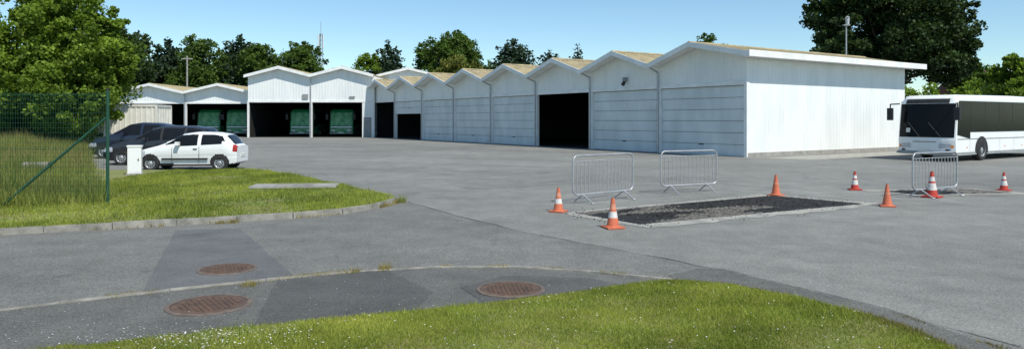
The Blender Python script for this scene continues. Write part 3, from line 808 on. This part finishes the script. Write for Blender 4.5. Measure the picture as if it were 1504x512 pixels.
def manhole(x,y,r,z):
    b=MB(); b.lathe([(r*1.12,0),(r*1.11,.008),(r*.99,.010)],40,'ironrim'); b.lathe([(r*.985,.004),(r*.97,.010),(r*.84,.010),(r*.82,.006),(.001,.006)],40,'iron')
    n=7
    for i in range(-n,n+1):
        for j in range(-n,n+1):
            px=i*r/n*.98;py=j*r/n*.98
            if math.hypot(px,py)<r*.78: s=r/n*.28; b.box(px-s,px+s,py-s,py+s,.0062,.014,'iron')
    b.lathe([(r*.985,.0045),(r*1.0,.0045)],40,'black')
    b.obj('manhole_cover',loc=(x,y,z),rot=random.random())
manhole(-3.59,8.93,.32,.013); manhole(-3.08,7.2,.37,.016); manhole(-.015,7.84,.34,.021)

# fence
e=empty('mesh_fence',(-8.68,15.2,0),math.pi-.02)
b=MB()
for i in range(5):
    x=i*2.55
    b.cyl((x,0,0),(x,0,2.52),.034,n=10,m='green'); b.cyl((x,0,2.52),(x,0,2.55),.038,n=10,m='black')
b.cyl((.02,.02,1.93),(1.95,.62,.02),.026,n=8,m='green')
b.obj('posts',e)
b=MB(); w=.0022; Lf=10.2
x=0.05
while x<Lf: b.box(x-w,x+w,-.03-w,-.03+w,.12,2.45,'green'); x+=.055
z=.14
while z<2.46: b.box(.02,Lf,-.03-w-.003,-.03+w-.003,z-w*1.2,z+w*1.2,'green'); z+=.105
for z in(.14,1.25,2.43): b.box(.02,Lf,-.045,-.038,z-.006,z+.006,'green')
b.obj('mesh_panel',e)

# lattice mast
e=empty('radio_mast',(-40.5,150,0)); b=MB(); H=22.5
def leg(k,z): 
    a=k*2.094; r=.5*(1-z/H)+.26; return Vector((math.cos(a)*r,math.sin(a)*r,z))
for k in range(3): b.cyl(leg(k,0),leg(k,H-2.5),.07,n=5,m='grey')
z=0
while z<H-2.5:
    for k in range(3): b.cyl(leg(k,z),leg((k+1)%3,min(z+1.0,H-2.5)),.04,n=4,m='grey')
    z+=1.0
b.cyl((0,0,H-2.6),(0,0,H),.05,n=5,m='grey')
for z in(H-4,H-5.5): 
    b.cyl((.5,0,z),(.5,0,z+1.2),.13,n=6,m='fascia'); b.cyl((-.45,-.2,z),(-.45,-.2,z+1.2),.13,n=6,m='fascia')
b.obj('lattice',e)
b=MB(); b.cyl((0,0,0),(0,0,11),.16,.11,8,'conc'); b.box(-.8,.8,-.05,.05,10.5,10.65,'conc'); b.obj('utility_pole',loc=(-46.8,102,0))
e=empty('street_lamp',(26.2,55.5,0)); b=MB(); b.cyl((0,0,0),(0,0,9.3),.08,.05,8,'galv'); b.obj('pole',e)
b=MB(); b.box(-.24,.24,-.16,.16,9.2,9.3,'grey'); b.cyl((.1,0,9.3),(.1,0,9.85),.12,.16,10,'lamp'); b.cyl((.1,0,9.85),(.1,0,9.97),.2,.05,10,'grey'); b.obj('lantern',e)

e=empty('brick_house',(62,92,0),.3); b=MB(); b.box(0,12,0,8,0,5.6,'brick')
b.add([(-.4,-.5,5.5),(12.4,-.5,5.5),(12.4,4,8.6),(-.4,4,8.6),(12.4,8.5,5.5),(-.4,8.5,5.5)],[(0,1,2,3),(3,2,4,5),(0,3,5),(1,4,2)],'tile')
b.box(2,2.8,3.6,4.3,7.5,9.3,'brick')
for x in(2,5.5,9): b.box(x,x+1.2,-.02,.05,2.9,4.2,'glass'); 
b.obj('house_shell',e)

# ------------------------------------------------------------ vegetation
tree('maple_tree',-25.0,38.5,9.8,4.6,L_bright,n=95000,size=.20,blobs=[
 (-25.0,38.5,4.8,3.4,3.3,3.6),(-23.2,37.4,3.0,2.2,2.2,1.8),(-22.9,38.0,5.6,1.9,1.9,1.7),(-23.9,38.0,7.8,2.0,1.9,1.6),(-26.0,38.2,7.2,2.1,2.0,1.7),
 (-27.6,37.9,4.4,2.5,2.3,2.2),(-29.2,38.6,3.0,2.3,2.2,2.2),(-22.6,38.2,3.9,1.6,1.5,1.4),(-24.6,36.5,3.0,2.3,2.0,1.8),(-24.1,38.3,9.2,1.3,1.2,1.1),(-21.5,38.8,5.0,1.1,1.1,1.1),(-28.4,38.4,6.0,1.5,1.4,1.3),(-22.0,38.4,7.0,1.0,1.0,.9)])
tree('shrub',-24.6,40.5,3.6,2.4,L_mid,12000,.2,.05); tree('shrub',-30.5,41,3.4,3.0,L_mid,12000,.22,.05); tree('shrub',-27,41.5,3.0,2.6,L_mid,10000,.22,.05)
tree('broadleaf_tree',-56.5,102,15.4,5.0,L_dark,20000,.46,.12)
tree('broadleaf_tree',-63,100,13.6,5,L_mid,14000,.46,.15)
conifer('cedar_tree',-54.3,112,14.6,5.6,L_conif,24000,.52,.1,.55)
tree('broadleaf_tree',-48,110,14.8,5.4,L_mid,26000,.42,.12,nb=12)
conifer('cedar_tree',-43.3,113,15.4,5.4,L_conif,24000,.52,.1,.45)
tree('broadleaf_tree',-38.5,110,13.6,4.8,L_mid,21000,.42,.12); tree('broadleaf_tree',-33.7,111,13.9,4.8,L_mid,21000,.42,.12)
for xx,hh in ((-60,11.5),(-51,11.2),(-44,11.6),(-37,11.4),(-30,10.6)): tree('broadleaf_tree',xx,124,hh,5.2,L_dark,11000,.5,.1)
tree('broadleaf_tree',-22.6,110,12.2,3.6,L_bright,16000,.40,.12)
conifer('cedar_tree',-19.6,112,14.2,4.6,L_conif,18000,.50,.1,.55)
tree('broadleaf_tree',-10,111,15.4,6.0,L_mid,34000,.42,.12,nb=14)
tree('broadleaf_tree',-7.6,102,11.4,4.2,leafmat('leaf_olive',(.06,.08,.014),(.24,.25,.055),.3),17000,.40,.12)
conifer('cedar_tree',.2,112,14.8,5.2,L_conif,21000,.50,.1,.42)
conifer('pine_tree',6.2,115,13.1,3.8,L_conif,8000,.46,.3,.5); conifer('pine_tree',10.4,112,13.9,2.6,L_conif,5000,.42,.2,.8)
tree('broadleaf_tree',-3,122,11.6,5,L_mid,12000,.42,.15); tree('broadleaf_tree',5,124,10.8,5,L_dark,12000,.42,.15)
tree('broadleaf_tree',31,113,15.4,3.8,L_mid,9000,.40,.2); tree('broadleaf_tree',21,122,11.5,4.5,L_mid,8000,.4,.2)
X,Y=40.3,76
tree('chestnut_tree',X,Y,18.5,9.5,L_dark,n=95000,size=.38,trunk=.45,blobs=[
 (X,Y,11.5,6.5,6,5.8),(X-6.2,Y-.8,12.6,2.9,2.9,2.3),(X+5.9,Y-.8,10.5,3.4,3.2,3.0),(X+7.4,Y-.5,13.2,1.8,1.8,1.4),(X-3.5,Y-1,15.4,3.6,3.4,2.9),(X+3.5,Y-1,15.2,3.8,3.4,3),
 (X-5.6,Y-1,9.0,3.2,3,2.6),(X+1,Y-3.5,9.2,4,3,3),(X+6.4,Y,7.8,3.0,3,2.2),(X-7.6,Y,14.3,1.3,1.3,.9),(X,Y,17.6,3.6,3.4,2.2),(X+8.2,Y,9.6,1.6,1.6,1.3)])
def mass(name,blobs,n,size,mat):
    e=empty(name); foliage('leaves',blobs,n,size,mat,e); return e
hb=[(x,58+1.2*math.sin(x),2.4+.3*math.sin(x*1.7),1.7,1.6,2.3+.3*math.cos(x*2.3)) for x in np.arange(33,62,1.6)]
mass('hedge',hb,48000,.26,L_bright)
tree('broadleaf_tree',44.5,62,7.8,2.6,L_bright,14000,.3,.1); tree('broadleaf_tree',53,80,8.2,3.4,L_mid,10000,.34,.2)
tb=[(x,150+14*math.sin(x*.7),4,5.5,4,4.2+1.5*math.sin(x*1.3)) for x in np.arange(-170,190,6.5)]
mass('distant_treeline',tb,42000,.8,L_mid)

# ------------------------------------------------------------ light, sky, camera
S=Vector((.62,-.785,0)).normalized(); el=math.radians(54)
S=Vector((S.x*math.cos(el),S.y*math.cos(el),math.sin(el)))
sl=bpy.data.lights.new('sun','SUN'); sl.energy=4.9; sl.angle=math.radians(.53); sl.color=(1,.96,.87)
so=bpy.data.objects.new('sun',sl); COL.objects.link(so); so.rotation_euler=S.to_track_quat('Z','Y').to_euler(); so.location=(30,-30,50)
w=bpy.data.worlds.new('World'); scene.world=w; w.use_nodes=True; nt=w.node_tree
sk=nt.nodes.new('ShaderNodeTexSky'); sk.sky_type='NISHITA'; sk.sun_disc=False; sk.sun_elevation=el; sk.sun_rotation=math.atan2(S.x,S.y)
sk.air_density=1.0; sk.dust_density=.0; sk.ozone_density=2.0; sk.altitude=200
bg=nt.nodes['Background']; bg.inputs[1].default_value=.135
tinted=mixc(nt,sk.outputs[0],(.84,.99,1.03),1.0,'MULTIPLY')
nt.links.new(tinted,bg.inputs[0])
cd=bpy.data.cameras.new('camera'); co=bpy.data.objects.new('camera',cd); COL.objects.link(co)
co.location=(0,0,1.9); co.rotation_euler=(math.pi/2,0,0); cd.sensor_width=36; cd.lens=36*1040/1504
cd.shift_y=-81/1504; cd.clip_end=3000; cd.clip_start=.05
scene.camera=co
